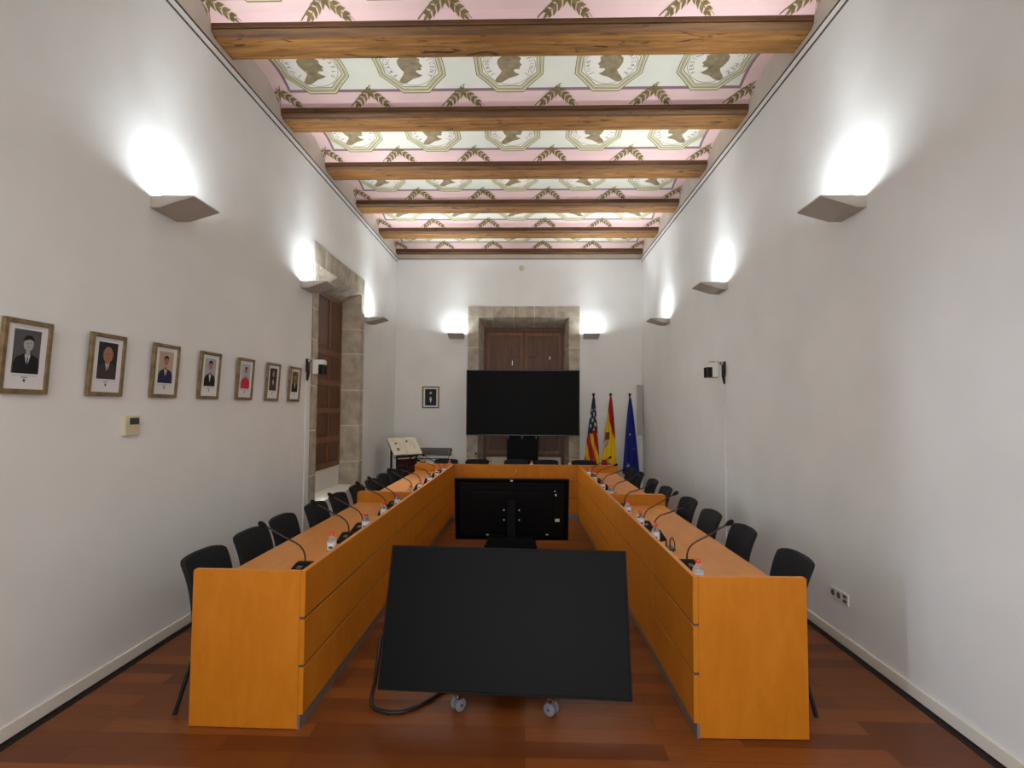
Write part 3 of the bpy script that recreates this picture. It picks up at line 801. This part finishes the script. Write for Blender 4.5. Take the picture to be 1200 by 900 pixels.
for y, sp, lb in SPECS:
    portrait('framed_portrait', lb, (XL, y, 1.820), PI/2, .283, .398, .026, sp, math.radians(3.2), 'portraits on the left wall')
portrait('framed_picture', 'small framed dark portrait alone on the back wall', (-1.968, YB, 1.742), 0, .352, .448, .026,
         dict(bg='bg_green', suit='suit_navy', hair='hair_dark', skin='skin_grey', s=.6, hz=.78), 0, None, photo=(.235, .34, .028), crest=False)

# thermostat, sockets, detector
t = thing('thermostat', 'beige wall thermostat with dark display below the portraits', 'thermostat', (XL, 3.56, 1.555), PI/2)
nb('beige_plastic').box(-.066, .066, -.026, .004, 0, .132, .003).build('housing', t)
nb('lcd').box(-.03, .055, -.0275, -.025, .075, .120).build('display', t)
t = thing('wall_socket', 'white triple socket plate low on the right wall', 'socket', (XR, 4.13, .315), -PI/2)
nb('white_plastic').box(-.117, .117, -.011, 0, 0, .086, .003).build('plate', t)
b = nb('ink')
for x in (-.075, 0.0): b.lathe([(.024, -.0115), (.024, -.0122)], 16, org=(x, 0, .043), axis='y')
b.box(.055, .10, -.0122, -.0112, .015, .038).box(.055, .10, -.0122, -.0112, .048, .071); b.build('outlet', t)
tag(nb('beige_plastic').lathe([(.055, 0), (.055, -.02), (.03, -.04), (.028, -.05)], 20, org=(-.105, YB, 4.66), axis='y').build('wall_detector', None, 40),
    'small round beige detector high on the back wall under the ceiling', 'detector')

# ------------------------------------------------------------------ wall cameras and conduits
def wall_cam(label, loc, rz, lookside):
    r = thing('wall_camera', label, 'camera', loc, rz)      # local wall at y=0, room on -y
    b = nb('black').box(-.045, .045, -.02, 0, -.09, .08, .003)
    b.prism([(-.03, -.09), (0, -.09), (0, -.19), (-.008, -.19)], 0, -.02, .02); b.build('bracket', r)
    b = nb('chrome').tube([(0, -.02, .06), (0, -.05, .075), (0, -.09, .075)], .011); b.box(-.03, .03, -.05, -.02, .04, .07, .004); b.build('arm', r, 40)
    m = nb('white_plastic'); w2, d2 = .062, .07
    m.prism([(-w2, -.09), (w2, -.09), (w2, -.225), (-w2, -.225)], 2, -.115, .068, .012)
    m.build('housing', r, 40)
    s = lookside
    g = nb('black_gloss').box(min(s*w2*.9, s*(w2+.002)), max(s*w2*.9, s*(w2+.002)), -.222, -.165, -.113, .008, .001)
    g.box(-w2+.006, w2-.004, -.227, -.2235, -.113, .008).box(-w2+.006, w2-.006, -.22, -.095, -.1175, -.1145); g.build('lens_window', r)
    nb('black').box(-.03, .03, -.18, -.12, .068, .078, .003).build('pivot', r)
    return r
wall_cam('white and black camera on the left wall beside the window', (XL, 6.47, 2.27), PI/2, -1)
wall_cam('white and black camera on the right wall above the cable trunk', (XR, 6.40, 2.25), -PI/2, 1)
tag(nb('plaster').box(XL, XL+.012, 6.43, 6.50, .088, 2.08, .003).build('cable_trunk'), 'white cable trunk running down the left wall beside the window', 'cable trunk', 'cable trunks')
tag(nb('plaster').box(XR-.012, XR, 6.385, 6.41, .088, 2.06, .003).build('cable_trunk'), 'thin white cable trunk running down the middle of the right wall', 'cable trunk', 'cable trunks')
t = thing('column_speaker', 'slim grey column loudspeaker in the back right corner', 'loudspeaker', (2.30, YB, 1.22))
nb('steel').box(-.03, .03, -.02, 0, .4, .7).build('bracket', t)
b = nb('sconce').box(-.045, .045, -.105, -.02, 0, 1.02, .006); b.use('ink').box(-.03, .03, -.1055, -.104, .50, .505); b.build('enclosure', t)
tag(nb('plaster').box(2.31, 2.335, YB-.012, YB, .088, 1.60, .003).build('cable_trunk'), 'white cable trunk in the back corner below the column loudspeaker', 'cable trunk', 'cable trunks')

# ------------------------------------------------------------------ flags
def flag(label, x, kind, side):
    r = thing('flag_on_pole', label, 'flag', (x, 10.45, 0))
    b = nb('chair_metal').lathe([(.16, 0), (.16, .02), (.05, .035), (.025, .05), (.014, .07)], 24); b.build('base', r, 40)
    b = nb('black').tube([(0, 0, .05), (0, 0, 1.98)], .013); b.build('pole', r, 40)
    nb('black').lathe([(.014, 1.98), (.02, 1.99), (.012, 2.0), (.03, 2.025), (.03, 2.04), (.012, 2.06)], 16).build('finial', r, 50)
    nu, nv = 56, 90; zt, zb = 1.97, .46
    m = MB()
    def fn(u, v):
        hang = .02+.15*v**.9
        cx = -.012*v+(side*.03*v)
        a = (u*2-1)
        xx = cx+a*hang
        yy = -.03-.035*math.sin(a*PI*2.6+v*1.5)*min(1, v*3+.15)-.02*(1-a*a)
        z = zt-(zt-zb)*v+(-.03*a*side if v > .9 else 0)*((v-.9)/.1 if v > .9 else 0)
        return (xx, yy, z)
    def colour(u, v):
        a = u*2-1
        if kind == 'senyera':
            if v < .15: return 'f_blue'
            if v < .42:
                q = (math.sin(u*13+v*30)+math.sin(v*61-u*9))
                return 'f_white' if q > .75 else ('f_yellow' if q > .45 and u > .5 else 'f_blue')
            if v < .47: return 'f_red' if u > .45 else 'f_blue'
            q = (u*.75-v*1.25+.93) % .50
            return 'f_yellow' if q < .21 else 'f_red'
        if kind == 'spain':
            if u > .10+ (v-.18)*2.2 and v < .62 and u > .05+(v-.16)*2.4 or v < .17: return 'f_red'
            if v > .80 and u < .34+(v-.8)*1.2: return 'f_red'
            if abs(u-.24) < .2 and abs(v-.50) < .05: return 'f_brown'
            if abs(u-.20) < .16 and abs(v-.575) < .07: return 'f_white' if math.sin(u*40+v*60) > -.2 else 'f_red'
            return 'f_yellow'
        for su, sv, sr in ((.30, .875, .085), (.42, .475, .045), (.75, .66, .03)):
            du, dv = (u-su)*(.3), (v-sv)*1.5
            rr = math.hypot(du, dv); an = math.atan2(dv, du)+PI/2
            if rr < sr*.5*(.62+.38*math.cos(5*an)): return 'f_white'
        return 'f_eu'
    g = [[m.bm.verts.new(fn(i/nu, j/nv)) for j in range(nv+1)] for i in range(nu+1)]
    for i in range(nu):
        for j in range(nv):
            m.use(colour((i+.5)/nu, (j+.5)/nv)); m._f([g[i][j], g[i+1][j], g[i+1][j+1], g[i][j+1]])
    o = m.build('cloth', r, 80)
    sm = o.modifiers.new('thick', 'SOLIDIFY'); sm.thickness = .004
    return r
flag('furled flag with blue top and red and yellow stripes, next to the big screen', 1.325, 'senyera', -1)
flag('furled red and yellow national flag, middle of three', 1.66, 'spain', -1)
flag('furled blue flag with pale stars, nearest the right wall', 2.035, 'eu', 1)

# ------------------------------------------------------------------ lectern and book
LR = math.radians(38)
t = thing('lectern', 'black-framed lectern with maroon panel in the back left corner', 'lectern', (-2.22, 9.62, 0), LR)
b = nb('black')
for x in (-.19, .19):
    for y in (-.12, .12): b.box(x-.014, x+.014, y-.014, y+.014, .02, .93 if y < 0 else 1.08, .002)
    b.box(x-.014, x+.014, -.16, .16, 0, .02)
b.box(-.19, .19, -.013, .013, .84, .86); b.build('frame', t)
nb('maroon').box(-.178, .178, -.138, -.126, .20, .83, .002).build('front_panel', t)
TA = math.radians(42)
RT = Matrix.Translation((0, -.19, .90)) @ Matrix.Rotation(TA, 4, 'X')
nb('maroon').box(-.20, .20, -.004, .42, -.022, -.006, .003, RT).box(-.20, .20, -.02, -.004, -.022, .012, .003, RT).build('book_rest', t)
bk = thing('open_book', 'large open book with cream pages on the lectern', 'book', (-2.22, 9.62, 0), LR)
bb = nb('black').box(-.285, .285, .002, .43, -.005, .002, .001, RT); bb.build('cover', bk)
for s in (-1, 1):
    m = nb('cream')
    def pg(u, v, top=1):
        x = s*(.004+u*.272); hgt = .028*math.sin(min(1, u*1.15+.08)*PI*.82)*.8+.004
        p = RT @ Vector((x, .008+v*.415, .003+(hgt if top else 0)))
        return p
    g1 = m.grid(lambda u, v: pg(u, v, 1), 14, 2); g0 = m.grid(lambda u, v: pg(u, v, 0), 14, 2)
    for a in range(14):
        m._f([g1[a][0], g1[a+1][0], g0[a+1][0], g0[a][0]]); m._f([g1[a][2], g1[a+1][2], g0[a+1][2], g0[a][2]])
    for a in range(2): m._f([g1[14][a], g1[14][a+1], g0[14][a+1], g0[14][a]])
    def mark(u0, u1, v0, v1, mm):
        m.use(mm); m._f([m.bm.verts.new(pg(u, v)+RT.to_3x3() @ Vector((0, 0, .0035))) for u, v in ((u0, v0), (u1, v0), (u1, v1), (u0, v1))])
    if s < 0:
        mark(.52, .64, .58, .70, 'ink'); mark(.50, .66, .22, .36, 'ink')
        for k in range(5): mark(.18, .46, .30+.1*k, .315+.1*k, 'bg_beige')
        for k in range(3): mark(.5, .78, .80+.05*k, .812+.05*k, 'bg_beige')
    else:
        mark(.16, .28, .70, .82, 'ink'); mark(.55, .66, .36, .44, 'bg_beige')
        for k in range(6): mark(.34, .72, .50+.06*k, .512+.06*k, 'bg_beige')
    m.build('page_block', bk)

# metal grille on the back wall and the dark shelf rail below it
t = thing('wall_grille', 'wide grey metal grille low on the back wall behind the lectern', 'grille', (-1.905, YB, .775))
nb('steel').box(-.385, .385, -.012, 0, 0, .155, .003).build('plate', t)
b = nb('alu')
b.box(-.372, .372, -.02, -.011, .146, .152).box(-.372, .372, -.02, -.011, .003, .009).box(.30, .306, -.02, -.011, .009, .146)
for k in range(9): b.box(-.37, .30, -.0145, -.0115, .02+.014*k, .026+.014*k)
b.build('louvre', t)
tag(nb('chair_metal').box(-2.30, -1.60, YB-.03, YB, .705, .718).build('wall_rail'), 'thin dark rail under the grey wall grille', 'rail')

# ------------------------------------------------------------------ light
wd = bpy.data.worlds.new('world'); S.world = wd; wd.use_nodes = True
bg = wd.node_tree.nodes['Background']; bg.inputs[0].default_value = (.80, .89, 1, 1); bg.inputs[1].default_value = .6
def area(name, loc, rot, sx, sy, e, col=(1, 1, 1), spread=180):
    l = bpy.data.lights.new(name, 'AREA'); l.shape = 'RECTANGLE'; l.size = sx; l.size_y = sy; l.energy = e; l.color = col; l.spread = math.radians(spread)
    o = bpy.data.objects.new(name, l); COL.objects.link(o); o.location = loc; o.rotation_euler = rot; return o
# daylight through the open casement of the left window
area('daylight_window', (XL-.75, 7.25, 2.2), (0, -PI/2, 0), 2.4, .7, 270, (.98, .99, 1))
# daylight from the far end of the side passage left of the camera
area('daylight_passage', (-6.2, -1.3, 2.15), (0, -PI/2, math.radians(29)), .8, .25, 110, (.72, .84, 1))
# added fill panels, wide and narrow, in the unseen opening behind the camera
area('front_fill_wide', (-.15, -2.72, 1.6), (PI/2, 0, 0), 4.1, 2.3, 8, (1, .985, .965))
area('front_fill_narrow', (-.15, -2.75, 1.5), (PI/2, 0, 0), 3.6, 2.0, 11, (1, .98, .95), 55)

area('rear_fill', (-.17, -1.2, 4.6), (0, 0, 0), 2.6, 1.2, 115, (1, .98, .95))  # overhead fill added out of view behind the camera

# ------------------------------------------------------------------ camera
F, VX, VY, ROLL, HC = 620., 616.5, 478., .006, 1.76
Yc = Vector(((VX-600)/F, -(VY-450)/F, -1)).normalized()
Xc = Vector((1, -ROLL, 0)); Xc = (Xc-Yc*Xc.dot(Yc)).normalized()
Zc = Xc.cross(Yc)
cam = bpy.data.cameras.new('camera'); co = bpy.data.objects.new('camera', cam); COL.objects.link(co)
cam.sensor_width = 36; cam.sensor_fit = 'HORIZONTAL'; cam.lens = F*36/1200; cam.clip_start = .05
Mx = Matrix((Xc, Yc, Zc)).to_4x4(); Mx.translation = (0, 0, HC); co.matrix_world = Mx
S.camera = co
S.view_settings.view_transform = 'Standard'; S.view_settings.look = 'None'; S.view_settings.gamma = 1
S.view_settings.use_curve_mapping = False; S.view_settings.exposure = 0.33
